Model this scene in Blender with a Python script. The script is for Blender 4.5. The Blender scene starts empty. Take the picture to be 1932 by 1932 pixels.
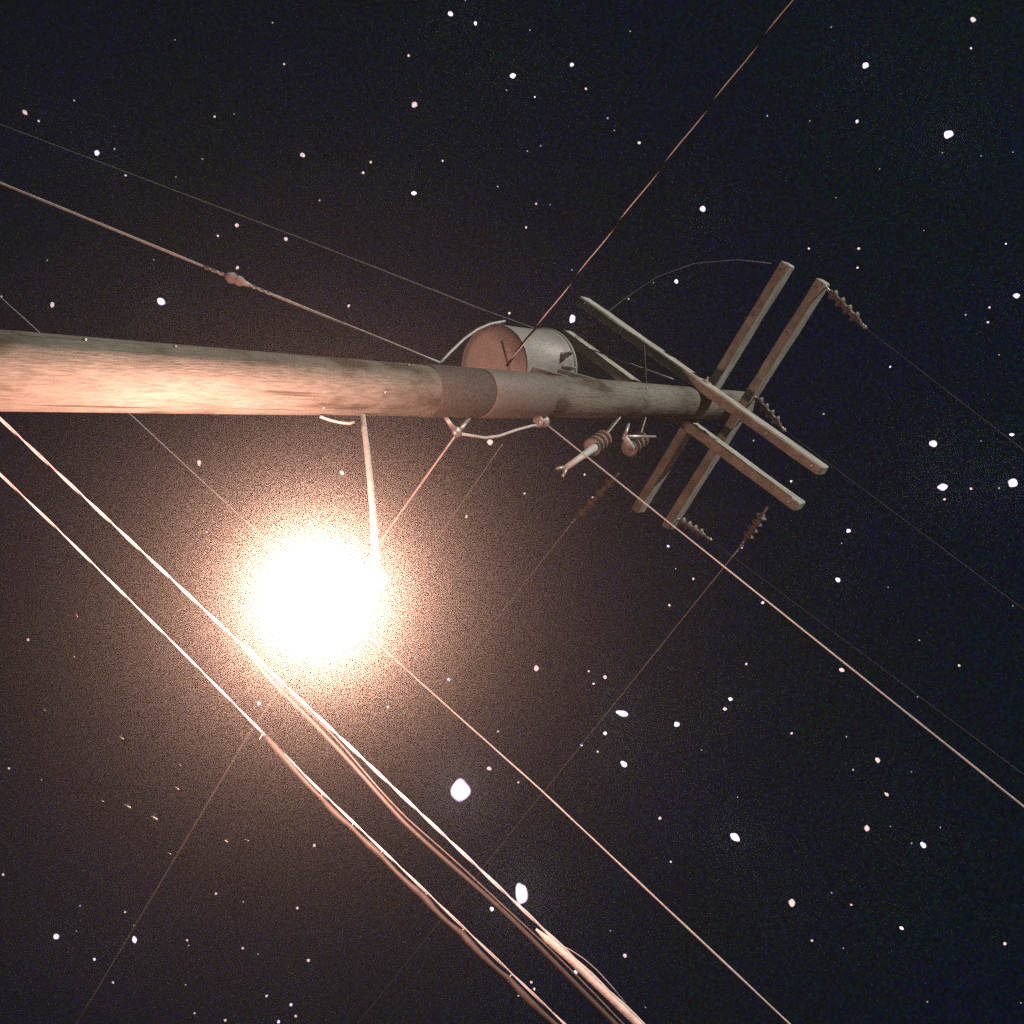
import bpy, bmesh, math, random
from mathutils import Vector, Matrix

random.seed(7)
S = bpy.context.scene
COL = S.collection

# ------------------------------------------------------------------ camera
F, VPX, VPY, HALF = 2071.0, 2450.0, 809.0, 966.0        # focal length and zenith point in photo units
EYE = Vector((0, 0, 1.6))
zc = Vector(((VPX - HALF) / F, (HALF - VPY) / F, -1)).normalized()
yc = (Vector((0, 0, -1)) - zc * zc.dot(Vector((0, 0, -1)))).normalized()
xc = yc.cross(zc)
ROT = Matrix((xc, yc, zc))                               # camera space -> world
cam = bpy.data.cameras.new('camera')
cam.sensor_width = 36; cam.lens = 36 * F / (2 * HALF); cam.clip_end = 5000; cam.clip_start = 0.05
camo = bpy.data.objects.new('camera', cam); COL.objects.link(camo)
camo.matrix_world = Matrix.Translation(EYE) @ ROT.to_4x4()
S.camera = camo

# ------------------------------------------------------------------ world: dark night sky
W = bpy.data.worlds.new('World'); S.world = W; W.use_nodes = True
nt = W.node_tree; nt.nodes.clear()
def wn(t): return nt.nodes.new(t)
out = wn('ShaderNodeOutputWorld')
sky = wn('ShaderNodeTexSky'); sky.sky_type = 'NISHITA'; sky.sun_disc = False
sky.sun_elevation = math.radians(2); sky.sun_rotation = math.radians(200)
b1 = wn('ShaderNodeBackground'); b1.inputs['Strength'].default_value = 0.002
nt.links.new(sky.outputs[0], b1.inputs['Color'])
tc = wn('ShaderNodeTexCoord')
n1 = wn('ShaderNodeTexNoise'); n1.inputs['Scale'].default_value = 330; n1.inputs['Detail'].default_value = 3; n1.inputs['Roughness'].default_value = .7
n2 = wn('ShaderNodeTexNoise'); n2.inputs['Scale'].default_value = 9; n2.inputs['Detail'].default_value = 3
r2 = wn('ShaderNodeValToRGB')
e = r2.color_ramp.elements
e[0].position = .35; e[0].color = (.0009, .0048, .0080, 1); e[1].position = .65; e[1].color = (.0013, .0036, .0130, 1)
s1 = wn('ShaderNodeVectorMath'); s1.operation = 'MULTIPLY_ADD'; s1.inputs[1].default_value = (12, 12, 12); s1.inputs[2].default_value = (-5.0, -5.0, -5.0)
s2 = wn('ShaderNodeVectorMath'); s2.operation = 'MAXIMUM'; s2.inputs[1].default_value = (.05, .05, .05)
mx = wn('ShaderNodeMix'); mx.data_type = 'RGBA'; mx.blend_type = 'MULTIPLY'; mx.inputs[0].default_value = 1
for n in (n1, n2): nt.links.new(tc.outputs['Generated'], n.inputs['Vector'])
nt.links.new(n1.outputs['Color'], s1.inputs[0]); nt.links.new(s1.outputs[0], s2.inputs[0]); nt.links.new(s2.outputs[0], mx.inputs[7])
nt.links.new(n2.outputs[0], r2.inputs[0]); nt.links.new(r2.outputs[0], mx.inputs[6])
b2 = wn('ShaderNodeBackground'); b2.inputs['Strength'].default_value = 1.0
nt.links.new(mx.outputs[2], b2.inputs['Color'])
ad = wn('ShaderNodeAddShader')
nt.links.new(b1.outputs[0], ad.inputs[0]); nt.links.new(b2.outputs[0], ad.inputs[1])
nt.links.new(ad.outputs[0], out.inputs['Surface'])

fill = bpy.data.lights.new('fill_light', 'SUN'); fill.energy = 4.8; fill.angle = math.radians(.5); fill.color = (1, .88, .78)
mo = bpy.data.objects.new('fill_light', fill); COL.objects.link(mo); mo.rotation_euler = Vector((.52, .76, -.42)).to_track_quat('-Z', 'Y').to_euler()   # added low fill light behind the camera, no such source in view

vs = S.view_settings; vs.view_transform = 'Standard'; vs.look = 'None'; vs.exposure = 0; vs.gamma = 1; vs.use_curve_mapping = False
cy = S.cycles
cy.use_denoising = False; cy.max_bounces = 5; cy.volume_bounces = 0; cy.diffuse_bounces = 3; cy.transparent_max_bounces = 16
cy.caustics_reflective = False; cy.caustics_refractive = False; cy.sample_clamp_indirect = .8; cy.sample_clamp_direct = 45

LAMP_POWER = 500.0
HAZE_DENSITY = 0.042
HAZE_G = 0.97

# ------------------------------------------------------------------ helpers
def ray(px, py): return ROT @ Vector(((px - HALF) / F, (HALF - py) / F, -1))
def atz(p, z): r = ray(*p); return EYE + r * ((z - EYE.z) / r.z)
def aty(p, y): r = ray(*p); return EYE + r * (y / r.y)

def tag(o, label=None, cat=None, group=None, kind=None):
    if label: o['label'] = label
    if cat: o['category'] = cat
    if group: o['group'] = group
    if kind: o['kind'] = kind
    return o
def empty(name, loc=(0, 0, 0)):
    o = bpy.data.objects.new(name, None); o.empty_display_size = .1; COL.objects.link(o); o.location = loc; return o
def build(name, bm, mat, parent=None, smooth=True, world=True):
    """link a bmesh given in world coordinates as one mesh object"""
    bmesh.ops.recalc_face_normals(bm, faces=bm.faces)
    me = bpy.data.meshes.new(name); bm.to_mesh(me); bm.free()
    if smooth: me.polygons.foreach_set('use_smooth', [True] * len(me.polygons))
    me.materials.append(mat)
    o = bpy.data.objects.new(name, me); COL.objects.link(o)
    if parent:
        o.parent = parent
        if world: o.matrix_parent_inverse = Matrix.Translation(parent.location).inverted()
    return o
def origin_to(o, p):
    p = Vector(p); o.data.transform(Matrix.Translation(-p)); o.location = p; return o

def frame(d):
    d = d.normalized(); a = Vector((0, 0, 1)) if abs(d.z) < .9 else Vector((1, 0, 0))
    u = d.cross(a).normalized(); return u, d.cross(u).normalized()
def tube(bm, pts, rad, n=8, caps=True):
    """swept tube; rad is a number or one per point"""
    pts = [Vector(p) for p in pts]; R = rad if isinstance(rad, (list, tuple)) else [rad] * len(pts)
    rings = []; u = None
    for i, p in enumerate(pts):
        d = (pts[min(i + 1, len(pts) - 1)] - pts[max(i - 1, 0)]).normalized()
        if u is None: u, _ = frame(d)
        u = (u - d * u.dot(d)).normalized(); v = d.cross(u)
        rings.append([bm.verts.new(p + (u * math.cos(a) + v * math.sin(a)) * R[i]) for a in [2 * math.pi * k / n for k in range(n)]])
    for a, b in zip(rings, rings[1:]):
        for k in range(n): bm.faces.new((a[k], a[(k + 1) % n], b[(k + 1) % n], b[k]))
    if caps: bm.faces.new(rings[0][::-1]); bm.faces.new(rings[-1])
def lathe(bm, base, axis, prof, n=24):
    """profile of (distance along axis, radius)"""
    base = Vector(base); axis = Vector(axis).normalized()
    u, v = frame(axis); rings = []
    for t, r in prof:
        r = max(r, .0008)
        rings.append([bm.verts.new(base + axis * t + (u * math.cos(a) + v * math.sin(a)) * r) for a in [2 * math.pi * k / n for k in range(n)]])
    for a, b in zip(rings, rings[1:]):
        for k in range(n): bm.faces.new((a[k], a[(k + 1) % n], b[(k + 1) % n], b[k]))
    bm.faces.new(rings[0][::-1]); bm.faces.new(rings[-1])
def bar(bm, a, b, w, h, up=(0, 0, 1), bev=.006):
    """bevelled rectangular bar from a to b"""
    a = Vector(a); b = Vector(b); d = (b - a); L = d.length; d.normalize()
    u = d.cross(Vector(up)).normalized(); v = u.cross(d)
    m = Matrix((u, d, v)).transposed().to_4x4(); m.translation = (a + b) / 2
    r = bmesh.ops.create_cube(bm, size=1, matrix=m @ Matrix.Diagonal((w, L, h, 1)))
    if bev:
        es = {e for vtx in r['verts'] for e in vtx.link_edges}
        bmesh.ops.bevel(bm, geom=list(es), offset=bev, segments=1, affect='EDGES')
def ball(bm, c, r, sub=2, scale=(1, 1, 1)):
    bmesh.ops.create_icosphere(bm, subdivisions=sub, radius=r, matrix=Matrix.Translation(c) @ Matrix.Diagonal((*scale, 1)))

# ------------------------------------------------------------------ materials
def principled(name, col, rough=.7, metal=0., nscale=None, var=.35, bump=0., stretch=(1, 1, 1), spec=.5):
    m = bpy.data.materials.new(name); m.use_nodes = True; t = m.node_tree; p = t.nodes['Principled BSDF']
    p.inputs['Roughness'].default_value = rough; p.inputs['Metallic'].default_value = metal
    p.inputs['Specular IOR Level'].default_value = spec
    if nscale is None: p.inputs['Base Color'].default_value = (*col, 1); return m
    c = t.nodes.new('ShaderNodeTexCoord'); mp = t.nodes.new('ShaderNodeMapping'); mp.inputs['Scale'].default_value = stretch
    n = t.nodes.new('ShaderNodeTexNoise'); n.inputs['Scale'].default_value = nscale; n.inputs['Detail'].default_value = 6; n.inputs['Roughness'].default_value = .65
    r = t.nodes.new('ShaderNodeValToRGB')
    r.color_ramp.elements[0].position = .3; r.color_ramp.elements[1].position = .7
    r.color_ramp.elements[0].color = (*[v * (1 - var) for v in col], 1); r.color_ramp.elements[1].color = (*[min(1, v * (1 + var)) for v in col], 1)
    t.links.new(c.outputs['Object'], mp.inputs[0]); t.links.new(mp.outputs[0], n.inputs['Vector'])
    t.links.new(n.outputs[0], r.inputs[0]); t.links.new(r.outputs[0], p.inputs['Base Color'])
    if bump:
        bp = t.nodes.new('ShaderNodeBump'); bp.inputs['Strength'].default_value = bump; bp.inputs['Distance'].default_value = .01
        t.links.new(n.outputs[0], bp.inputs['Height']); t.links.new(bp.outputs[0], p.inputs['Normal'])
    return m
def emission(name, col, rim, st):
    """a glowing ball, brightest at its middle and tinted at its limb"""
    m = bpy.data.materials.new(name); m.use_nodes = True; t = m.node_tree; t.nodes.clear()
    o = t.nodes.new('ShaderNodeOutputMaterial'); e = t.nodes.new('ShaderNodeEmission'); lw = t.nodes.new('ShaderNodeLayerWeight'); lw.inputs[0].default_value = .5
    r = t.nodes.new('ShaderNodeValToRGB'); k = r.color_ramp.elements
    k[0].position = .25; k[0].color = (*col, 1); k[1].position = .93; k[1].color = (*[v * .03 for v in rim], 1)
    q = k.new(.62); q.color = (*[v * .5 for v in rim], 1)
    t.links.new(lw.outputs['Facing'], r.inputs[0]); t.links.new(r.outputs[0], e.inputs[0]); e.inputs[1].default_value = st
    t.links.new(e.outputs[0], o.inputs[0]); m.cycles.emission_sampling = 'NONE'; return m

def pole_wood():
    m = principled('weathered_pole_wood', (.195, .207, .188), .9, 0, 9, .34, .6, (10, 10, 1.3), .15)
    t = m.node_tree; p = t.nodes['Principled BSDF']
    src = p.inputs['Base Color'].links[0].from_socket
    c = t.nodes.new('ShaderNodeTexCoord')
    n = t.nodes.new('ShaderNodeTexNoise'); n.inputs['Scale'].default_value = 2.6; n.inputs['Detail'].default_value = 4
    mp = t.nodes.new('ShaderNodeMapping'); mp.inputs['Scale'].default_value = (1.6, 1.6, .8)
    r = t.nodes.new('ShaderNodeValToRGB'); e = r.color_ramp.elements
    e[0].position = .36; e[0].color = (.34, .28, .22, 1); e[1].position = .60; e[1].color = (1.15, 1.12, 1.1, 1)
    k = e.new(.46); k.color = (.92, .9, .86, 1)
    x = t.nodes.new('ShaderNodeMix'); x.data_type = 'RGBA'; x.blend_type = 'MULTIPLY'; x.inputs[0].default_value = .9
    t.links.new(c.outputs['Object'], mp.inputs[0]); t.links.new(mp.outputs[0], n.inputs['Vector']); t.links.new(n.outputs[0], r.inputs[0])
    t.links.new(src, x.inputs[6]); t.links.new(r.outputs[0], x.inputs[7])
    # long drying checks
    mp2 = t.nodes.new('ShaderNodeMapping'); mp2.inputs['Scale'].default_value = (26, 26, .7)
    n3 = t.nodes.new('ShaderNodeTexNoise'); n3.inputs['Scale'].default_value = 1.5; n3.inputs['Detail'].default_value = 4
    r3 = t.nodes.new('ShaderNodeValToRGB'); e = r3.color_ramp.elements; e[0].position = .30; e[0].color = (.4, .37, .34, 1); e[1].position = .38; e[1].color = (1, 1, 1, 1)
    y = t.nodes.new('ShaderNodeMix'); y.data_type = 'RGBA'; y.blend_type = 'MULTIPLY'; y.inputs[0].default_value = 1
    t.links.new(c.outputs['Object'], mp2.inputs[0]); t.links.new(mp2.outputs[0], n3.inputs['Vector']); t.links.new(n3.outputs[0], r3.inputs[0])
    t.links.new(x.outputs[2], y.inputs[6]); t.links.new(r3.outputs[0], y.inputs[7]); t.links.new(y.outputs[2], p.inputs['Base Color'])
    return m
M = {}
M['pole'] = pole_wood()
M['arm'] = principled('grey_crossarm_wood', (.42, .45, .40), .85, 0, 6, .45, .3, (1, 1, 5), .25)
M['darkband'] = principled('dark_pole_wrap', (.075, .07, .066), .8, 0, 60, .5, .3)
M['band'] = principled('dull_metal_sleeve', (.17, .165, .155), .65, 0, 40, .25, .1)
M['steel'] = principled('galvanised_steel', (.48, .48, .47), .45, .6, 50, .2)
M['tank'] = principled('painted_grey_tank', (.31, .33, .32), .5, 0, 12, .12, .05)
M['lit_base'] = principled('lamp_lit_base', (.80, .82, .80), .7, 0, 9, .12)  # lamplight on the tank underside put into a paler colour
M['dark'] = principled('black_rubber', (.05, .048, .046), .6, 0, 40, .3)
M['cable'] = principled('faded_cable_jacket', (.11, .10, .095), .6, 0, 45, .35, .2)
M['bare'] = principled('bare_aluminium_wire', (.60, .68, .70), .4, .1, 90, .2)
M['thin'] = principled('oxidised_copper_wire', (.38, .44, .46), .5, .1, 60, .25)
M['porcelain'] = principled('grey_porcelain', (.42, .40, .38), .3, 0, 20, .1)
M['sheath'] = principled('pale_cable_sheath', (.60, .64, .62), .5, 0, 30, .25, .3)
M['jacket'] = principled('black_jacket', (.012, .012, .013), .8, 0, None, spec=.1)
M['brown'] = principled('brown_porcelain', (.20, .19, .18), .5, 0, 20, .1)
M['insect'] = principled('pale_insect', (.34, .39, .40), .6)
M['ground'] = principled('dark_ground', (.055, .055, .048), .95, 0, 1.5, .5, .4)
M['star_white'] = emission('star_white', (1, .95, 1), (.75, .5, 1), 2.6)
M['star_warm'] = emission('star_warm', (1, .74, .70), (1, .6, .6), 1.7)
M['star_faint'] = emission('star_faint', (.62, .58, .6), (.6, .55, .6), 1.3)
M['star_blue'] = emission('star_blue', (.9, .85, 1), (.4, .3, 1), 2.4)

# ------------------------------------------------------------------ ground
bm = bmesh.new(); bmesh.ops.create_grid(bm, x_segments=4, y_segments=4, size=150)
tag(build('ground', bm, M['ground'], smooth=False), kind='structure')

# ------------------------------------------------------------------ utility pole
PY = 3.764
lo = aty((111, 704.5), PY); hi = aty((1364, 763.5), PY)
def axis(z): return lo + (hi - lo) * ((z - lo.z) / (hi.z - lo.z))
def prad(z): return .163 - .0042 * z
TOP = 10.25
base = axis(0); base.z = 0
pole = tag(empty('utility_pole', base), 'weathered wooden utility pole with four crossarms near its top', 'utility pole')
bm = bmesh.new(); n = 64; zs = [-.9 + k * .12 for k in range(int((TOP + .9) / .12) + 1)] + [TOP]
rings = []
for z in zs:
    c = axis(z); c.z = z
    rings.append([bm.verts.new(c + Vector((math.cos(a), math.sin(a), 0)) * prad(z) * (1 + .006 * math.sin(3 * a + z * 1.3) + .004 * math.sin(11 * a + .7 * math.sin(z)) + .003 * random.uniform(-1, 1))) for a in [2 * math.pi * k / n for k in range(n)]])
for a, b in zip(rings, rings[1:]):
    for k in range(n): bm.faces.new((a[k], a[(k + 1) % n], b[(k + 1) % n], b[k]))
bm.faces.new(rings[-1]); bm.faces.new(rings[0][::-1])
build('shaft', bm, M['pole'], pole)

def on_pole(px, py):
    """first point of the shaft met by the line of sight"""
    r = ray(px, py).normalized(); t = 2.0
    while t < 12:
        p = EYE + r * t; c = axis(p.z); c.z = p.z
        if (p - c).length < prad(p.z): return p, (p - c).normalized()
        t += .004
    return None, None
def band(name, z0, z1, th, mat, label=None):
    bm = bmesh.new(); N = 64; R = []
    for z, dr in ((z0, -.004), (z0, th), (z0 + .01, th + .003), (z1 - .01, th + .003), (z1, th), (z1, -.004)):
        c = axis(z); c.z = z
        R.append([bm.verts.new(c + Vector((math.cos(a), math.sin(a), 0)) * (prad(z) + dr)) for a in [2 * math.pi * k / N for k in range(N)]])
    for a, b in zip(R, R[1:]):
        for k in range(N): bm.faces.new((a[k], a[(k + 1) % N], b[(k + 1) % N], b[k]))
    o = build(name, bm, mat, pole)
    if label: o['label'] = label
    return o
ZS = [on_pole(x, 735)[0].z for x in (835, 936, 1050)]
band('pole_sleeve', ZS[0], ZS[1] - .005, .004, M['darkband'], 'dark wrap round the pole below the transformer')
band('pole_sleeve', ZS[1] + .005, ZS[2], .004, M['band'], 'lighter sleeve round the pole beside the transformer')

# crossarms: two pairs bolted either side of the pole, at right angles to each other
ZA, ZB = 9.9, 9.35
A1 = [atz(p, ZA) for p in ((1487, 497), (1203, 964))]
A2 = [atz(p, ZA) for p in ((1554, 530), (1260, 995))]
B1 = [atz(p, ZB) for p in ((1098, 567), (1554, 889))]
B2r = atz((1510, 956), ZB); B2 = [B2r - (B1[1] - B1[0]) * 1.0, B2r]
ARM_W, ARM_H = .075, .14
for (a, b), lab in ((A1, 'upper crossarm on the far side of the pole'), (A2, 'upper crossarm on the near side of the pole'),
                    (B1, 'lower crossarm passing in front of the pole'), (B2, 'lower crossarm passing behind the pole')):
    bm = bmesh.new(); bar(bm, a, b, ARM_W, ARM_H, bev=.01)
    # end grain chamfers and slight sag by a mid cut
    bmesh.ops.subdivide_edges(bm, edges=[e for e in bm.edges if e.calc_length() > 1.5], cuts=10)
    for v in bm.verts: v.co += Vector((random.uniform(-1, 1), random.uniform(-1, 1), random.uniform(-1, 1))) * .0025
    o = build('crossarm', bm, M['arm'], pole, smooth=False); o['label'] = lab
    for t in (.03, .2, .8, .97):
        q = Vector(a).lerp(Vector(b), t); bm = bmesh.new()
        lathe(bm, q - Vector((0, 0, ARM_H / 2 + .012)), (0, 0, 1), [(0, .012), (.004, .018), (.02, .018), (.03, .012)], 8)
        o2 = build('bolt', bm, M['steel'], o, smooth=False, world=False)
for (a, b), nb in ((A2, -1), (B1, -1)):
    q = a.lerp(b, .5); c = axis(q.z); c.z = q.z; d = (b - a).normalized(); q = a + d * (c - a).dot(d); out_ = (q - c); out_.z = 0; out_.normalize()
    bm = bmesh.new(); f0 = q + out_ * (ARM_W / 2 - .002); bar(bm, f0 - Vector((0, 0, .03)), f0 + Vector((0, 0, .03)), .06, .008, up=out_, bev=0)
    lathe(bm, f0, out_, [(0, .016), (.02, .016), (.022, .009), (.045, .009)], 8); build('through_bolt', bm, M['steel'], pole, smooth=False)
Adir = (A1[1] - A1[0]).normalized(); Bdir = (B1[1] - B1[0]).normalized()
for arm, d, ts, lab in ((B1, Bdir, (.30,), 'B'),):
    for t in ts:
        q = arm[0].lerp(arm[1], t) - Vector((0, 0, ARM_H / 2 + .006)); z = q.z - .52
        c = axis(z); c.z = z; hd = (q - c); hd.z = 0; hd.normalize()
        bm = bmesh.new(); bar(bm, q, c + hd * (prad(z) + .004), .032, .007, up=d.cross(Vector((0, 0, 1))).cross(q - c), bev=0)
        build('crossarm_brace', bm, M['dark'], pole, smooth=False)
# nails, a number tag of old staples and through bolts on the shaft
for px, py in ((160, 642), (726, 739), (770, 690), (330, 655), (1220, 733), (610, 768)):
    p, nrm = on_pole(px, py)
    if p is None: continue
    bm = bmesh.new(); lathe(bm, p - nrm * .003, nrm, [(0, .006), (.008, .009), (.012, .007), (.014, .002)], 8)
    build('nail', bm, M['steel'], pole)

# ------------------------------------------------------------------ street lamp
p0 = axis(5.62); p0.z = 5.62; p0 = p0 + Vector((prad(5.62) - .01, -.02, 0))
bulb = atz((597, 1132), 4.48)
neck = atz((712, 1092), bulb.z + .42); ax = (neck - bulb).normalized()
lamp = tag(empty('street_lamp', p0), 'lit street lamp on a short arm from the pole, blazing white', 'street lamp')
bm = bmesh.new(); tube(bm, [p0.lerp(neck, k / 8) + Vector((0, 0, .012 * math.sin(math.pi * k / 8))) for k in range(9)], [.013 + .004 * k / 8 for k in range(9)], 14); build('arm', bm, M['sheath'], lamp)
bm = bmesh.new(); bar(bm, p0 + Vector((-.012, 0, -.08)), p0 + Vector((-.012, 0, .08)), .07, .02, up=(1, 0, 0)); pl = build('mounting_plate', bm, M['steel'], lamp, smooth=False)
bm = bmesh.new(); lathe(bm, neck - ax * .06, ax, [(0, .044), (.02, .047), (.07, .046), (.09, .03), (.10, .02)], 24); build('housing', bm, M['steel'], lamp)
# clear refractor bowl: passes light, glows faintly itself
gm = bpy.data.materials.new('clear_refractor'); gm.use_nodes = True; t = gm.node_tree; t.nodes.clear()
o_ = t.nodes.new('ShaderNodeOutputMaterial'); tr = t.nodes.new('ShaderNodeBsdfTransparent'); em = t.nodes.new('ShaderNodeEmission'); a_ = t.nodes.new('ShaderNodeAddShader')
tr.inputs[0].default_value = (.93, .93, .92, 1); em.inputs[0].default_value = (1, .62, .5, 1); em.inputs[1].default_value = 2.6
t.links.new(tr.outputs[0], a_.inputs[0]); t.links.new(em.outputs[0], a_.inputs[1]); t.links.new(a_.outputs[0], o_.inputs[0]); gm.cycles.emission_sampling = 'NONE'
bm = bmesh.new(); hl = (neck - bulb).length; g0 = bulb - ax * .14
lathe(bm, g0, ax, [(0, .03), (.012, .09), (.04, .16), (.11, .21), (.19, .205), (.27, .15), (.1 + hl * .6, .08), (.08 + hl, .045)], 32)
build('refractor_globe', bm, gm, lamp)
bm = bmesh.new(); pw = [(604, 786), (620, 792), (640, 797), (658, 799), (668, 797)]
tube(bm, [aty(p, 3.74) for p in pw], .007, 8); build('supply_wire', bm, M['sheath'], lamp)
L = bpy.data.lights.new('bulb', 'POINT'); L.energy = LAMP_POWER; L.color = (1, .45, .34); L.shadow_soft_size = .14
lo_ = bpy.data.objects.new('bulb', L); COL.objects.link(lo_); lo_.parent = lamp; lo_.location = bulb - p0

# ------------------------------------------------------------------ transformer
tb = atz((931, 690), 8.05); TR, TH = .298, .61
tf = tag(empty('transformer', tb), 'grey round distribution transformer hanging behind the pole', 'transformer')
bm = bmesh.new(); lathe(bm, tb, (0, 0, 1), [(0.02, TR - .03), (.02, TR - .012), (0, TR - .01), (0, TR), (.012, TR + .003), (.03, TR), (TH - .04, TR), (TH - .03, TR + .012), (TH, TR + .012)], 64)
build('tank', bm, M['tank'], tf)
bm = bmesh.new(); lathe(bm, tb, (0, 0, 1), [(.004, .02), (.006, TR * .8), (.012, TR - .012), (.018, TR - .012)], 64); build('tank_base', bm, M['lit_base'], tf)  # underside coloured paler than the tank to look lit from below
bm = bmesh.new(); lathe(bm, tb + Vector((0, 0, TH)), (0, 0, 1), [(.001, TR + .022), (.025, TR + .022), (.045, TR * .9), (.09, TR * .5), (.1, .05)], 64); build('lid', bm, M['tank'], tf)
pd = axis(tb.z + .3); pd.z = tb.z + .3; hd = (pd - tb); hd.z = 0; hd.normalize()
for dz in (.1, .44):
    bm = bmesh.new(); s = tb + hd * (TR - .01) + Vector((0, 0, dz)); c = axis(s.z); c.z = s.z
    bar(bm, s, c - hd * (prad(s.z) - .01), .13, .07); build('hanger_bracket', bm, M['steel'], tf, smooth=False)
side = hd.cross(Vector((0, 0, 1)))
for k in (-1, 0, 1):                                     # low voltage bushings on the camera side
    d = (Vector((.15, -1, 0)).normalized() + Vector((.30 * k, 0, 0))).normalized()
    s = tb + d * (TR - .01) + Vector((0, 0, TH - .13))
    bm = bmesh.new(); lathe(bm, s, d, [(0, .032), (.02, .032), (.025, .022), (.05, .024), (.055, .018), (.08, .018), (.085, .01), (.11, .008)], 14)
    build('bushing', bm, M['porcelain'], tf)
for k in (-.10, .10):
    s = tb + Vector((k, .05, TH + .07)); bm = bmesh.new()
    lathe(bm, s, (k * 2, 0, 1), [(0, .03), (.04, .03), (.05, .045), (.06, .025), (.10, .025), (.11, .042), (.12, .022), (.16, .022), (.17, .036), (.18, .016), (.22, .012)], 16)
    build('high_voltage_bushing', bm, M['porcelain'], tf)
bm = bmesh.new(); bar(bm, tb + Vector((-.16, -.1, -.004)), tb + Vector((.16, -.16, -.004)), .012, .012, bev=0); build('drain_seam', bm, M['steel'], tf)

# ------------------------------------------------------------------ insulators
def sheds(root, a, b, r, k, body=.35, pm='porcelain'):
    a = Vector(a); b = Vector(b); d = (b - a); ln = d.length
    bm = bmesh.new(); lathe(bm, a, d, [(0, r * body), (ln, r * body)], 10); build('core', bm, M[pm], root)
    bm0 = None
    for i in range(k):
        q = a + d * ((i + .6) / (k + .2)); t = ln / k
        bm = bmesh.new(); lathe(bm, q - d.normalized() * t * .25, d, [(0, r * body), (t * .05, r), (t * .18, r * .95), (t * .5, r * body)], 14)
        build('shed', bm, M[pm], root)
def string_insulator(label, a, b, r=.05, k=4, group=None):
    a = Vector(a); b = Vector(b); root = tag(empty('insulator', a), label, 'insulator', group)
    d = (b - a).normalized(); sheds(root, a + d * .06, b - d * .06, r, k, .45, 'brown')
    for q, s in ((a, 1), (b, -1)):
        bm = bmesh.new(); tube(bm, [q - d * s * .015, q + d * s * .07], .011, 8); ball(bm, q + d * s * .005, .018, 1)
        build('end_fitting', bm, M['steel'], root)
    return root

# ------------------------------------------------------------------ wires
def run(pix, z, ext=(0, 0), step=.12, sag=0.):
    """points along a wire whose picture is the polyline pix and whose height is z (a number or one per point)"""
    zz = z if isinstance(z, (list, tuple)) else [z] * len(pix)
    P = [atz(p, h) for p, h in zip(pix, zz)]
    if ext[0]: P.insert(0, P[0] + (P[0] - P[1]).normalized() * ext[0])
    if ext[1]: P.append(P[-1] + (P[-1] - P[-2]).normalized() * ext[1])
    out = [P[0]]
    for a, b in zip(P, P[1:]):
        m = max(1, int((b - a).length / step)); out += [a.lerp(b, i / m) for i in range(1, m + 1)]
    return out
def arclen(P):
    s = [0.]
    for a, b in zip(P, P[1:]): s.append(s[-1] + (b - a).length)
    return s
def wire(label, P, r, mat, jitter=0., name='power_wire', cat='wire', group=None, n=6, vary=0.):
    bm = bmesh.new(); Q = []; R = []
    for i, p in enumerate(P):
        Q.append(p + Vector((0, 0, 1)) * random.uniform(-jitter, jitter)); R.append(r * (1 + vary * random.uniform(-1, 1)))
    tube(bm, Q, R, n); return origin_to(tag(build(name, bm, mat), label, cat, group), P[0])
def twisted(bm, P, r, off, pitch, strands=2, n=6, phase=0.):
    s = arclen(P)
    for k in range(strands):
        Q = []
        for i, p in enumerate(P):
            d = (P[min(i + 1, len(P) - 1)] - P[max(i - 1, 0)]).normalized(); u, v = frame(d); a = 2 * math.pi * (s[i] / pitch + k / strands) + phase
            Q.append(p + (u * math.cos(a) + v * math.sin(a)) * off)
        tube(bm, Q, r, n)
def ribbon(bm, P, w, th, pitch):
    s = arclen(P); R = []
    for i, p in enumerate(P):
        d = (P[min(i + 1, len(P) - 1)] - P[max(i - 1, 0)]).normalized(); u, v = frame(d); a = 2 * math.pi * s[i] / pitch
        c, sn = math.cos(a), math.sin(a); e1 = u * c + v * sn; e2 = v * c - u * sn
        R.append([bm.verts.new(p + e1 * x * w / 2 + e2 * y * th / 2) for x, y in ((-1, -1), (1, -1), (1, 1), (-1, 1))])
    for a, b in zip(R, R[1:]):
        for k in range(4): bm.faces.new((a[k], a[(k + 1) % 4], b[(k + 1) % 4], b[k]))
    bm.faces.new(R[0][::-1]); bm.faces.new(R[-1])

ZC = 4.9
ZL = lambda pix: [3.9 + .95 * min(1, max(0, p[0] + 25) / 560) ** .9 + .1 * max(0, p[0] - 545) / 670 for p in pix]   # low at the pole, higher past the lamp
def runc(pix, ext, step):
    fine = []
    for a, b in zip(pix, pix[1:]):
        fine += [(a[0] + (b[0] - a[0]) * k / 12, a[1] + (b[1] - a[1]) * k / 12) for k in range(12)]
    fine.append(pix[-1]); return run(fine, ZL(fine), ext, step)
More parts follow.
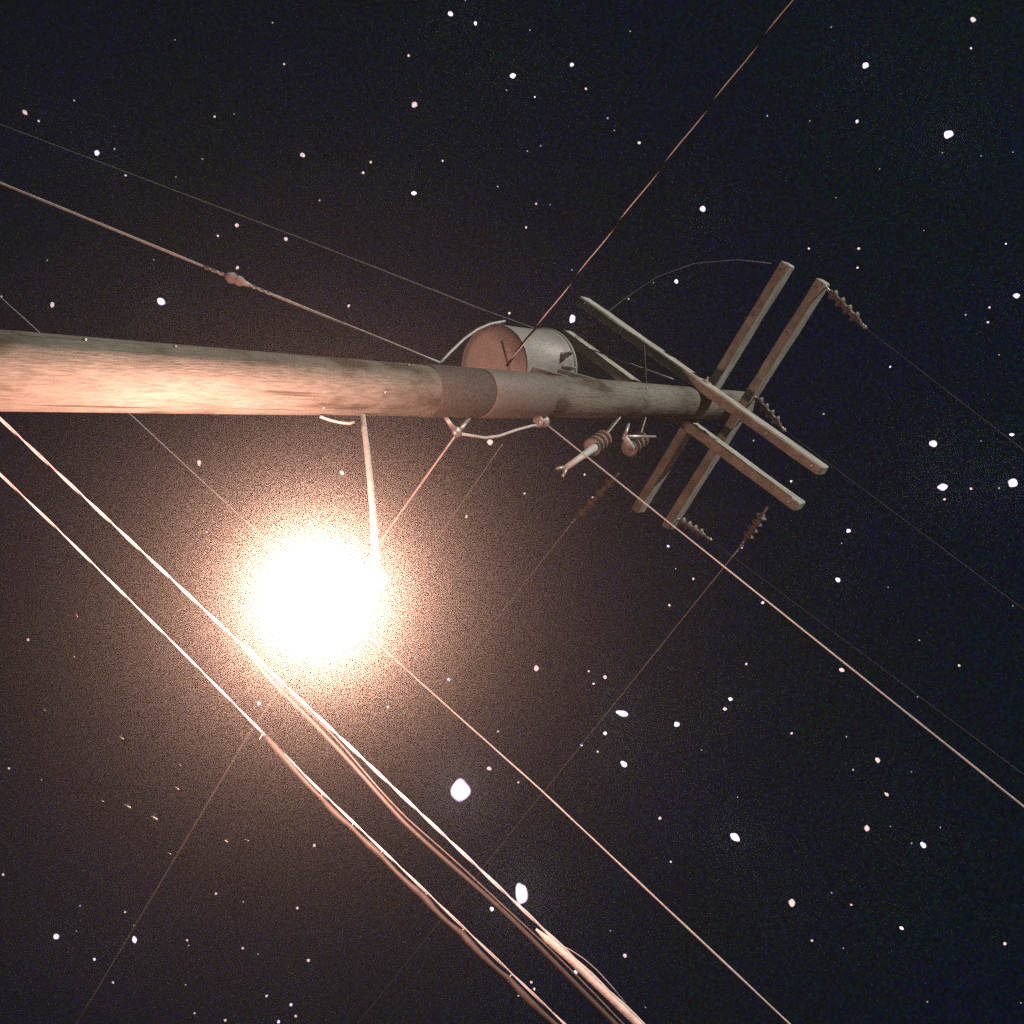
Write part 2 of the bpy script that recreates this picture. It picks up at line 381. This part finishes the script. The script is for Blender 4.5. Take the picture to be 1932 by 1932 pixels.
# the two lashed communication cables that run past the lamp
P = runc([(-25, 766), (0, 790), (545, 1300), (1215, 1932)], (0, 12), .035)
ca = tag(empty('cable', P[0]), 'upper of two bright lashed cables, passing just under the lamp', 'cable')
bm = bmesh.new(); twisted(bm, P, .0036, .0036, .33); build('messenger_strand', bm, M['bare'], ca)
S1 = runc([(450, 1213), (545, 1302), (1215, 1934)], (0, 12), .05)
bm = bmesh.new(); Q = []
for i, p in enumerate(S1):
    f = min(1, i / 25); Q.append(p + Vector((.018, 0, -.075 - .012 * math.sin(i * .31))) * f)
tube(bm, Q, .009, 10); build('bundled_cable', bm, M['dark'], ca)
bm = bmesh.new(); Q2 = [q + Vector((.004, 0, .034 + .006 * math.sin(i * .5))) for i, q in enumerate(Q)]; tube(bm, Q2, .0035, 6); build('bundled_cable', bm, M['cable'], ca)
bm = bmesh.new(); S2 = [q - Vector((0, 0, .012)) for q in runc([(1015, 1751), (1045, 1779), (1080, 1809), (1215, 1938)], (0, 12), .05)]
tube(bm, S2, [.004 + .010 * min(1, i / 9) for i in range(len(S2))], 12); build('splice_sleeve', bm, M['sheath'], ca)
bm = bmesh.new(); tube(bm, [atz(p, ZL([p])[0]) for p in ((1050, 1780), (1076, 1792), (1102, 1809), (1126, 1830), (1150, 1856), (1180, 1892))], .0018, 6); build('loose_tail_wire', bm, M['thin'], ca)

P = runc([(-112, 788), (0, 895), (105, 995), (340, 1226), (600, 1488), (1065, 1932)], (0, 12), .035)
cb = tag(empty('cable', P[0]), 'lower of two bright lashed cables, its sheath drooping in scallops', 'cable')
bm = bmesh.new(); twisted(bm, P, .0028, .0028, .41, phase=1.); build('messenger_strand', bm, M['bare'], cb)
ties = [(500, 1388), (613, 1500), (671, 1556), (725, 1608), (808, 1688), (878, 1755), (968, 1841), (1065, 1934)]
T = [atz(p, ZL([p])[0]) for p in ties]; T.append(T[-1] + (T[-1] - T[-2]) * 1.0); T.append(T[-1] + (T[-1] - T[-2]))
Q = []
for a, b in zip(T, T[1:]):
    sg = random.uniform(.003, .014)
    for i in range(14):
        t = i / 14; Q.append(a.lerp(b, t) + Vector((.008, 0, -.022 - sg * math.sin(math.pi * t))) * min(1, (len(Q) + 1) / 14))
bm = bmesh.new(); tube(bm, Q, [.012 + .0025 * math.sin(i * .37) + random.uniform(-.001, .001) for i in range(len(Q))], 12); build('drooping_sheath', bm, M['dark'], cb)
for tpt in T:
    bm = bmesh.new(); tube(bm, [tpt + Vector((0, 0, .006)), tpt + Vector((-.008, 0, -.014)), tpt + Vector((.010, 0, -.034))], .0016, 6); build('lashing_tie', bm, M['bare'], cb)

# wires running to the pole
wire('taut bright wire from the pole to the upper left, splice halfway', run([(0, 345), (424, 519), (830, 685)], [5.35, 5.87, 6.45], (10, 0)), .008, M['sheath'], .0008, vary=.12)
wire('faint wire above the taut bright wire, reaching the lower crossarm', run([(0, 235), (560, 447), (920, 588), (1270, 716)], 9.2, (14, 0)), .0062, M['thin'], .001, vary=.2)
P = run([(1497, -2), (955, 690)], 6.95, (9, 0), .04)
bm = bmesh.new(); twisted(bm, P, .0036, .0030, .39, 1); sd = tag(empty('service_drop', P[0]), 'twisted service drop, a dashed bright line running up from the transformer', 'wire')
build('bare_neutral', bm, M['bare'], sd)
bm = bmesh.new(); twisted(bm, P, .0060, .0048, .39, 1, phase=math.pi); build('insulated_conductor', bm, M['jacket'], sd)
wire('long straight wire from the pole to the right edge, in front of the crossarms', run([(1030, 800), (1932, 1522)], 7.12, (0, 9)), .0046, M['bare'], .0006, vary=.1)
wire('wire falling from the forked clamp into the lamp glare', run([(862, 818), (745, 982), (460, 1400), (160, 1905)], 6.42, (0, 8)), .0062, M['sheath'], .001, vary=.1)
wire('hair-thin wire dropping beside the transformer toward the lamp glare', run([(948, 838), (850, 980), (640, 1290), (330, 1735)], 7.6, (0, 8)), .0035, M['thin'], .0008)
wire('thin wire crossing behind the pole and lamp to the lower right', run([(0, 560), (260, 795), (740, 1240), (1020, 1490), (1490, 1932)], 6.3, (14, 10)), .0046, M['bare'], .001, vary=.2)
# corner primaries: three leave the near lower arm towards the lower left, three leave the upper arm towards the right
g = 'insulators at the crossarm ends'
def tied(n, a, b, far, zz, wl, il, r=.003):
    a = Vector(a); i2 = atz(b, zz)
    string_insulator(il, a, i2, .045, 4, g)
    end = atz(far, zz); d = (end - i2).normalized()
    m = int((end - i2).length / .15); P = [i2 + (end - i2) * k / m for k in range(m + 1)] + [end + d * 8]
    wire(wl, P, r + .0012 if n < 3 else .002, M['cable'] if n > 2 else M['bare'], .001, vary=.15)
tied(1, atz((1168, 893), 9.3), (1079, 987), (918, 1192), 9.3, 'faint wire from the hanging insulator down toward the lamp', 'pale insulator hanging left of the lower crossarms on a wire')
tied(2, atz((1448, 958), 9.35), (1398, 1030), (700, 1900), 9.35, 'longest faint wire slanting down left from the insulator under the crossarm end', 'slim insulator below the end of the lower rear crossarm')
tied(3, atz((1556, 540), 9.9), (1632, 618), (1932, 850), 9.9, 'barely visible wire off the tip of the near upper crossarm', 'insulator off the tip of the near upper crossarm')
tied(4, atz((1272, 975), 9.9), (1340, 1018), (1932, 1462), 9.9, 'barely visible wire just above the long straight wire', 'insulator off the lower left end of the near upper crossarm')
tied(5, atz((1418, 742), 9.9), (1480, 812), (1932, 1150), 9.9, 'barely visible wire leaving between the crossarms to the right', 'insulator by the pole top between the crossarms')
wire('looping jumper from the left crossarm end up to the upper crossarm tip', [atz(p, zq) for p, zq in (((1085, 642), 9.2), ((1130, 602), 9.4), ((1180, 562), 9.6), ((1240, 522), 9.75), ((1310, 497), 9.85), ((1390, 490), 9.9), ((1455, 497), 9.9))], .0032, M['thin'])

# strain insulator in the taut wire
c0, c1 = atz((424, 519), 5.87), atz((473, 539), 5.94)
d = (c1 - c0); ln = d.length; root = tag(empty('strain_insulator', c0), 'lumpy strain insulator spliced into the taut bright wire', 'insulator')
bm = bmesh.new(); lathe(bm, c0, d, [(0, .011), (ln * .12, .026), (ln * .3, .036), (ln * .42, .024), (ln * .5, .030), (ln * .62, .030), (ln * .75, .018), (ln, .010)], 16); build('body', bm, M['porcelain'], root)
for s in (-1, 1):
    q = c0 if s < 0 else c1; bm = bmesh.new(); twisted(bm, [q + d.normalized() * s * .02 * i for i in range(-1, 8)], .0045, .008, .09); build('wire_grip', bm, M['steel'], root)

# forked dead end clamp, spool and jumper on the right side of the pole
Y = 3.74
def A(*pts): return [aty(p, Y) for p in pts]
hub = aty((862, 815), Y); root = tag(empty('dead_end_clamp', hub), 'forked clamp under the pole where the glare wire ends', 'clamp')
bm = bmesh.new(); ball(bm, hub, .03, 2, (1.1, .8, 1.2)); build('hub', bm, M['steel'], root)
for q in ((840, 787), (885, 789)):
    bm = bmesh.new(); tube(bm, A((862, 815), ((862 + q[0]) / 2, (815 + q[1]) / 2 + 2), q), [.018, .014, .011], 8); build('prong', bm, M['steel'], root)
sp = aty((1021, 795), Y); root = tag(empty('spool_insulator', sp), 'small spool insulator on the pole where the long straight wire starts', 'insulator')
bm = bmesh.new(); lathe(bm, sp - Vector((0, 0, .045)), (0, 0, 1), [(0, .03), (.012, .04), (.03, .026), (.045, .02), (.06, .026), (.078, .04), (.09, .03)], 16); build('spool', bm, M['porcelain'], root)
for dz in (-.055, .055):
    bm = bmesh.new(); bar(bm, sp + Vector((.02, 0, dz)), sp + Vector((-.12, 0, dz)), .03, .008, bev=.002); build('bracket_strap', bm, M['steel'], root, smooth=False)
bm = bmesh.new(); tube(bm, [sp - Vector((0, 0, .08)), sp + Vector((0, 0, .08))], .008, 8); build('bolt', bm, M['steel'], root)
P = A((868, 818), (890, 822), (915, 826), (940, 823), (975, 811), (1005, 803), (1030, 801))
wire('slack jumper sagging between the forked clamp and the spool insulator', P, .0085, M['sheath'], n=8, name='jumper_wire')
wire('jumper curving from the taut wire up round the transformer tank', [atz((830, 685), 6.45), atz((850, 664), 6.6), atz((875, 640), 6.85), atz((900, 622), 7.1), atz((925, 611), 7.35), atz((952, 606), 7.6)], .0085, M['sheath'], n=8, name='jumper_wire')

# fuse cutouts beside the pole
def cutout(label, c, tip, mount, fork):
    Yc = 3.70; root = tag(empty('fuse_cutout', aty(c, Yc)), label, 'fuse cutout', 'fuse cutouts beside the pole')
    a = aty((c[0] - 14, c[1] + 10), Yc); b = aty((c[0] + 16, c[1] - 12), Yc)
    sheds(root, a, b, .062, 4, .55)
    bm = bmesh.new(); tube(bm, [aty((c[0] - 6, c[1] + 8), Yc - .05), aty(tip, Yc - .05)], [.026, .018], 10); build('fuse_tube', bm, M['sheath'], root)
    for f in fork:
        bm = bmesh.new(); tube(bm, [aty(tip, Yc - .05), aty(f, Yc - .05)], [.015, .01], 8); build('contact', bm, M['steel'], root)
    bm = bmesh.new(); bar(bm, aty((c[0] + 4, c[1] - 4), Yc), aty(mount, Yc + .03), .03, .012, bev=.002); build('mounting_arm', bm, M['steel'], root, smooth=False)
cutout('left fuse cutout beside the pole, its tube swung out with a forked end', (1128, 836), (1068, 882), (1168, 788), ((1050, 884), (1062, 900)))
cutout('right fuse cutout nearest the crossarms, compact with no swung tube', (1198, 838), (1178, 824), (1216, 788), ((1186, 800), (1236, 824)))
root = None

# ------------------------------------------------------------------ insects round the lamp
bm = bmesh.new(); ball(bm, (0, 0, 0), .5, 1, (1, .28, .26)); ball(bm, (.5, 0, .02), .16, 1)
for s in (-1, 1):
    v = [bm.verts.new(q) for q in ((.25, s * .06, .1), (.1, s * .62, .22), (-.35, s * .55, .2), (-.25, s * .06, .1), (.0, s * .3, .22))]
    bm.faces.new((v[0], v[1], v[4])); bm.faces.new((v[1], v[2], v[4])); bm.faces.new((v[2], v[3], v[4])); bm.faces.new((v[3], v[0], v[4]))
first = None; INS = []
for px, py, s, zz in ((143, 1161, 9, 3.6), (138, 1238, 9, 3.6), (83, 1339, 7, 3.5), (227, 1392, 12, 3.7), (192, 1511, 8, 3.7), (239, 1521, 16, 3.7), (290, 1543, 15, 3.8), (333, 1487, 11, 3.8), (339, 1443, 8, 3.8), (426, 1587, 9, 3.9), (465, 1585, 9, 3.9), (319, 1610, 8, 3.8)):
    p = atz((px, py), zz); px_m = F / -(ROT.transposed() @ (p - EYE)).z
    if first is None: o = first = build('insect', bm, M['insect'], smooth=False)
    else: o = first.copy(); COL.objects.link(o)
    o.location = p; o.scale = [s / px_m] * 3
    dx = atz((px + 8, py + 5), zz) - p; o.rotation_euler = (random.uniform(-.5, .5), random.uniform(-.3, .3), math.atan2(dx.y, dx.x))
    INS.append((o, px, py)); tag(o, None, 'insect', 'insects flying below the cables')

# ------------------------------------------------------------------ stars
NAMED = [  # x, y, semi-axes, tilt, colour, label
 (868.7, 1491, 20, 22, 0, 'w', 'largest brightest white star, below right of the lamp'),
 (984, 1686, 13, 22, -8, 'w', 'second largest star, a tall white oval beside the upper cable'),
 (1174, 1346, 13, 6, 12, 'w', 'bright jagged elongated star right of the lamp by a faint wire'),
 (304, 569, 9, 7, 30, 'w', 'bright double-lobed star between the taut wire and the pole'),
 (1386.6, 1579.4, 11, 7, 38, 'w', 'bright slanted oval star between the two long lower right wires'),
 (1789.5, 253.5, 10, 8, -10, 'w', 'brightest star in the upper right corner'),
 (1761, 837, 8, 7, 0, 'w', 'bright star right of the crossarms, top left of a square of three'),
 (1778.6, 919, 10, 7, -8, 'w', 'bright star right of the crossarms, bottom left of a square of three'),
 (1910.7, 911, 9, 9, 30, 'w', 'bright star at the right edge, level with the crossarm ends'),
 (1080, 601.5, 6, 9, 8, 'w', 'bright oval star beside the left tip of the lower crossarm'),
 (1742, 1594.5, 7, 5, 42, 'w', 'small bright slanted oval star in the lower right'),
 (1494, 1703.5, 6.5, 8, 0, 'p', 'pink mottled round star right of the thin lower right wire'),
 (1635.5, 1562.7, 5, 6, 0, 'p', 'dull pink star left of the small slanted oval one, lower right'),
 (1633, 123.5, 6.5, 6, 0, 'w', 'white star right of the dashed service drop near the top edge'),
 (1326, 394, 6, 6, 0, 'w', 'white star above the crossarms, right of the dashed service drop'),
 (1918, 558, 6.5, 5, 0, 'w', 'white star at the right edge above the crossarm level'),
 (967.5, 143, 6, 5, -10, 'w', 'bright white star high at top centre, larger of a trio'),
 (782, 197.5, 6, 6, 0, 'p', 'round warm star at top, above left of the transformer'),
 (850, 26, 5.5, 5, 0, 'w', 'white star near the top edge left of centre'),
 (897, 44, 3.2, 4.2, 0, 'w', 'smaller star just right of the white top edge star'),
 (781, 364.5, 5.5, 4, 0, 'w', 'star midway between the lamp spike and the dashed service drop'),
 (1079, 122, 4, 4, 0, 'w', 'small white star near top, left of the dashed service drop'),
 (1276, 531, 4, 4.5, 0, 'w', 'small white star between the left crossarm tip and the upper crossarms'),
 (183, 288.5, 5, 5.5, 20, 'w', 'white star just above the faint upper left wire'),
 (47, 212, 4, 6, -40, 'p', 'notched warm star near the left edge above the faint wire'),
 (571, 292.5, 5.5, 4.5, 40, 'p', 'warm star high above the lamp, left of centre'),
 (98.5, 575, 4, 5.5, 20, 'p', 'pale star near the left edge just above the pole'),
 (924.6, 834.5, 6.5, 6, 0, 'p', 'bright warm star just under the sagging jumper'),
 (1012, 1260.8, 5, 6, 0, 'p', 'warm star in the glow right of the lamp'),
 (1277, 1366.6, 6, 5.5, 0, 'w', 'round white star right of the jagged elongated star'),
 (1177, 1441.6, 8, 5.5, 35, 'w', 'two-lobed star below the jagged elongated star'),
 (1378, 1319, 4.5, 3.5, 10, 'w', 'white one of a close pair between the long wires, lower right'),
 (1367.6, 1337.5, 4, 3.5, 0, 'p', 'dimmer pink one of a close pair between the long wires'),
 (1601, 1001.5, 4.5, 4, 0, 'w', 'white star just right of the lower crossarm tips'),
 (1581, 1094, 5.5, 4.5, 30, 'w', 'white star below right of the crossarms, above the long wire'),
 (1909, 820, 5, 3, 0, 'w', 'small star at the right edge above the bright edge star'),
 (1588, 1264, 5.5, 4, 20, 'p', 'pink star just under the long straight wire'),
 (1656, 1434, 4.5, 6, -35, 'p', 'dull slanted star under the long wire in the lower right'),
 (1673, 1498.7, 5, 3, 35, 'p', 'short slanted star above the small slanted oval one'),
 (106, 1767, 6, 5.5, 40, 'w', 'bright white star in the lower left corner'),
 (254, 1773, 4.5, 7, -15, 'w', 'bright teardrop star right of the lower left corner star'),
 (928, 1715, 4, 5, -30, 'w', 'small bright star between the two lashed cables'),
 (1086.5, 1833.6, 4, 4, 0, 'w', 'small star touching the upper cable near the bottom'),
 (376, 873.5, 4, 6, 0, 'p', 'pink star in the glow between the pole and the upper cable'),
 (645, 892, 3.5, 5, -30, 'w', 'star in the glow left of the lamp arm'),
 (489, 1327, 4.5, 4.5, 0, 'w', 'star in the glow between the two lashed cables'),
 (846.8, 1282, 3.5, 3.5, 0, 'w', 'star in the glow above the largest star'),
 (1836, 37, 6, 4.5, 30, 'p', 'dull pink star in the top right corner'),
 (1701, 1751, 4.5, 3, 30, 'w', 'small white star low in the right, below the slanted oval'),
 (923, 1450, 5, 4, 20, 'p', 'dull pink star just above right of the largest star'),
 (1179, 1803, 4, 4, 0, 'p', 'dull pink star right of the upper cable at the bottom'),
 (539.5, 451, 4, 4, 0, 'p', 'warm star on the end of the faint upper left wire'),
 (447, 425, 4, 4, 0, 'p', 'warm star between the faint wire and the taut wire'),
 (448, 505, 3, 4, 20, 'p', 'warm star directly above the strain insulator'),
 (1141.4, 1277.5, 4, 4, 0, 'p', 'brightest of three little stars above the jagged elongated star'),
 (1141.6, 1383.6, 4, 3.8, 0, 'w', 'small white star just below left of the jagged elongated star'),
]
SMALL = """73 228.5 2.6;140 189.5 2;216 281 2;237 331 2.4;332 334 1.5;405 220 2.6;442 215 1.3;382 300 1.5;514 43 2;536 121 2.2;411 445 2.4;603 378 2;290 490 1.4;89 491 1.4;330 75 1.3;3 559 2;
771 105 2.8;1105.5 167.5 2.6;1146.5 223 2;1206 269.5 3.2;1000 57 1.5;955.5 170 1.4;1009 183 2;835 303.5 2.2;699.5 306 2.5;685 326 3;995 285 1.5;1020 275 1.4;939 352 1.7;1011.5 384.5 2.2;992.5 429 2.5;1038 386 1.3;961 591 2.7;1186 564 2.1;1233 533 1.3;658 577 3;1079 509 1.5;1189 59 1.4;1159 246 1.4;878 1 1.3;
1617 229 3.3;1832 91 2.4;1568 51 1.5;1526 469 2.3;1620 469 2.8;1618 505 2.5;1778 288 1.4;1851 294 1.4;1577 373 1.3;1898 460 2;1867 580 2.4;1822 594 2;1864 608 2.4;1743 435 1.3;1659.5 318.6 1.3;1911 287 1.4;1447.6 218.5 1.8;1528 228 1.3;
1679.5 692 2;1438.6 721 2.2;1554 781 1.9;1832 922 2.8;1885 921 2;1782 942 2.5;1492.7 908 2.6;1588 1025 1.4;1399 1033 3;1439 1137 3;1408 1252.7 2.6;1809.6 1255.7 2.6;1675.5 1108 1.4;1734.5 1208 1.5;1308 1092 2.3;1885 669.5 1.5;1421.6 831 1.8;1851 832 1.3;1911 1143 1.4;
1493.7 1383.6 2.8;1597 1390 1.8;1609.5 1452.6 2.1;1606 1707 2.4;1532 1774.6 2.6;1896 1780.6 3.2;1569 1684.5 1.8;1591 1789 1.4;1749.6 1890 1.8;1680 1559 1.4;1720 1591 1.6;1774 1561 1.5;1731 1315 1.4;1391.6 1504 1.4;1719.6 1456 1.3;1323.6 1415 1.4;1926 1892 1.5;
1097 1406 3;1127.6 1418 2.3;1245 1543.7 3.2;1265.7 1626 2.2;1120 1290 2.7;732 1334 2.7;1002.5 1853 2.6;1008 1866 2.8;979 1878 2.8;1217.6 1900.6 1.4;1151.6 1756 1.5;978 1476 2.4;1134.7 834.5 3.2;1103 895.5 2.2;1118.7 938.6 2.4;989.6 931 2.4;880 974.6 3;1110.7 1266.5 2.4;1260.8 1030.6 2.8;1263 1142 2.8;1275 1073 1.6;939.6 1380 2.2;
17 1449.6 2.4;6 1650 3;151 1709 2;236 1720.6 2.2;253 1746 2;178 1810 3;213 1853.6 2.8;353 1774 2.5;356 1784 1.6;407.6 1686 2.8;459 1701.6 1.7;458 1789 2.4;503 1879 2.8;425 1925 2.8;525.6 1928 3.4;367 1911.6 2.2;78 1471 1.4;144 1757 1.4;487 1800 1.6;350 1858 1.5;593 1595 3.4;561 1713 2.8;581.7 1812 3.2;549 1895.6 3.4;558 1917 2.6;53 1207 3;390 1004 2.3"""
def blob(seed, mat):
    rnd = random.Random(seed); bm = bmesh.new(); bmesh.ops.create_icosphere(bm, subdivisions=3, radius=1)
    ph = [rnd.uniform(0, 6.28) for _ in range(6)]
    for v in bm.verts:
        c = v.co.copy(); v.co *= 1 + .09 * math.sin(3 * c.x + ph[0]) * math.cos(3 * c.y + ph[1]) + .05 * math.sin(5 * c.z + 4 * c.x + ph[2])
    me = bpy.data.meshes.new('star'); bm.to_mesh(me); bm.free(); me.polygons.foreach_set('use_smooth', [True] * len(me.polygons)); me.materials.append(M[mat]); return me
BL = {m: [blob(i * 7 + 3, m) for i in range(4)] for m in ('star_white', 'star_warm', 'star_faint', 'star_blue')}
DIST = 900.0
def star(x, y, a, b, tilt, mat, label, group, i):
    o = bpy.data.objects.new('star', BL[mat][i % 4]); COL.objects.link(o)
    d = ray(x, y); o.location = EYE + d * DIST; k = DIST / F
    o.scale = (a * k, b * k, min(a, b) * k)
    o.rotation_euler = (ROT @ Matrix.Rotation(-math.radians(tilt), 3, 'Z')).to_euler()
    tag(o, label, 'star', group)
for i, (x, y, a, b, tl, c, lab) in enumerate(NAMED):
    star(x, y, a * .92, b * .92, tl, 'star_white' if c == 'w' else 'star_warm', lab, 'bright stars in the night sky', i)
LAND = [(1300, 650, 'the middle of the near lower crossarm'), (1487, 497, 'the far upper crossarm tip'), (1554, 530, 'the near upper crossarm tip'),
        (1554, 889, 'the right lower crossarm tip'), (1203, 964, 'the far upper crossarm foot'), (1260, 995, 'the near upper crossarm foot'), (1510, 956, 'the rear lower crossarm tip'),
        (1079, 987, 'the pale hanging insulator'), (440, 525, 'the strain insulator'), (1300, 270, 'the middle of the dashed drop'), (1450, 65, 'the top of the dashed drop'),
        (1015, 610, 'the foot of the dashed drop'), (937, 609, 'the transformer'), (690, 1000, 'the lamp arm'), (1128, 836, 'the left fuse cutout'), (1198, 838, 'the right fuse cutout'),
        (1021, 795, 'the spool insulator'), (862, 815, 'the forked clamp'), (1632, 618, 'the insulator off the upper tip'), (0, 0, 'the top left corner'), (0, 1932, 'the bottom left corner'), (1932, 1932, 'the bottom right corner'),
        (0, 790, 'the left end of the upper cable'), (1215, 1932, 'the bottom end of the upper cable'), (1065, 1932, 'the bottom end of the lower cable'), (1490, 1932, 'the foot of the thin lower right wire'), (1932, 1522, 'the right end of the long straight wire'),
        (0, 235, 'the left end of the faint wire'), (0, 345, 'the left end of the taut wire')]
SHORT = ['the largest star', 'the tall oval star', 'the jagged elongated star', 'the double-lobed star by the pole', 'the slanted oval star', 'the brightest upper right star', 'the top left star of the square',
         'the bottom left star of the square', 'the bright right edge star', 'the oval star by the crossarm tip', 'the small slanted oval star', 'the pink mottled star', 'the dull pink lower right star']
for (x, y, *_, lab), nm in zip(NAMED, SHORT): LAND.append((x, y, nm))
DIRS = ['right of', 'below right of', 'below', 'below left of', 'left of', 'above left of', 'above', 'above right of']
USED = set()
def place_label(x, y, noun):
    """words that place a small thing by the nearest landmark in view"""
    for lx, ly, nm in sorted(LAND, key=lambda l: (l[0] - x) ** 2 + (l[1] - y) ** 2)[:14]:
        d = math.hypot(x - lx, y - ly); k = int(round(math.atan2(y - ly, x - lx) / (math.pi / 4))) % 8
        how = 'close ' if d < 60 else 'a little ' if d < 130 else 'some way ' if d < 260 else 'far '
        lab = f'{noun} {how}{DIRS[k]} {nm}'
        if lab not in USED and len(lab.split()) <= 16: USED.add(lab); return lab
    return f'{noun} among the scattered faint stars'
for i, s in enumerate(SMALL.replace('\n', '').split(';')):
    x, y, r = [float(v) for v in s.split()]
    m = 'star_warm' if r >= 2.2 else 'star_faint'
    if i % 9 == 4 and r >= 2: m = 'star_blue'
    star(x, y, r * random.uniform(.72, .95), r * random.uniform(.78, 1.02), random.uniform(0, 180), m, place_label(x, y, ('little pinkish star' if m == 'star_warm' else 'little bluish white star' if m == 'star_blue' else 'faint pinpoint star')), 'pinpoint stars in the night sky', i)

for o, x, y in INS: o['label'] = place_label(x, y, 'tiny pale insect')

# ------------------------------------------------------------------ haze
hm = bpy.data.materials.new('haze'); hm.use_nodes = True; t = hm.node_tree; t.nodes.clear()
o_ = t.nodes.new('ShaderNodeOutputMaterial'); pv = t.nodes.new('ShaderNodeVolumePrincipled')
pv.inputs['Color'].default_value = (.83, .97, .90, 1); pv.inputs['Density'].default_value = HAZE_DENSITY; pv.inputs['Anisotropy'].default_value = HAZE_G
t.links.new(pv.outputs[0], o_.inputs['Volume'])
bm = bmesh.new(); bmesh.ops.create_cube(bm, size=1, matrix=Matrix.Translation((0, 0, 5.0)) @ Matrix.Diagonal((306, 306, 12.4, 1)))
tag(build('haze', bm, hm, smooth=False), kind='stuff')
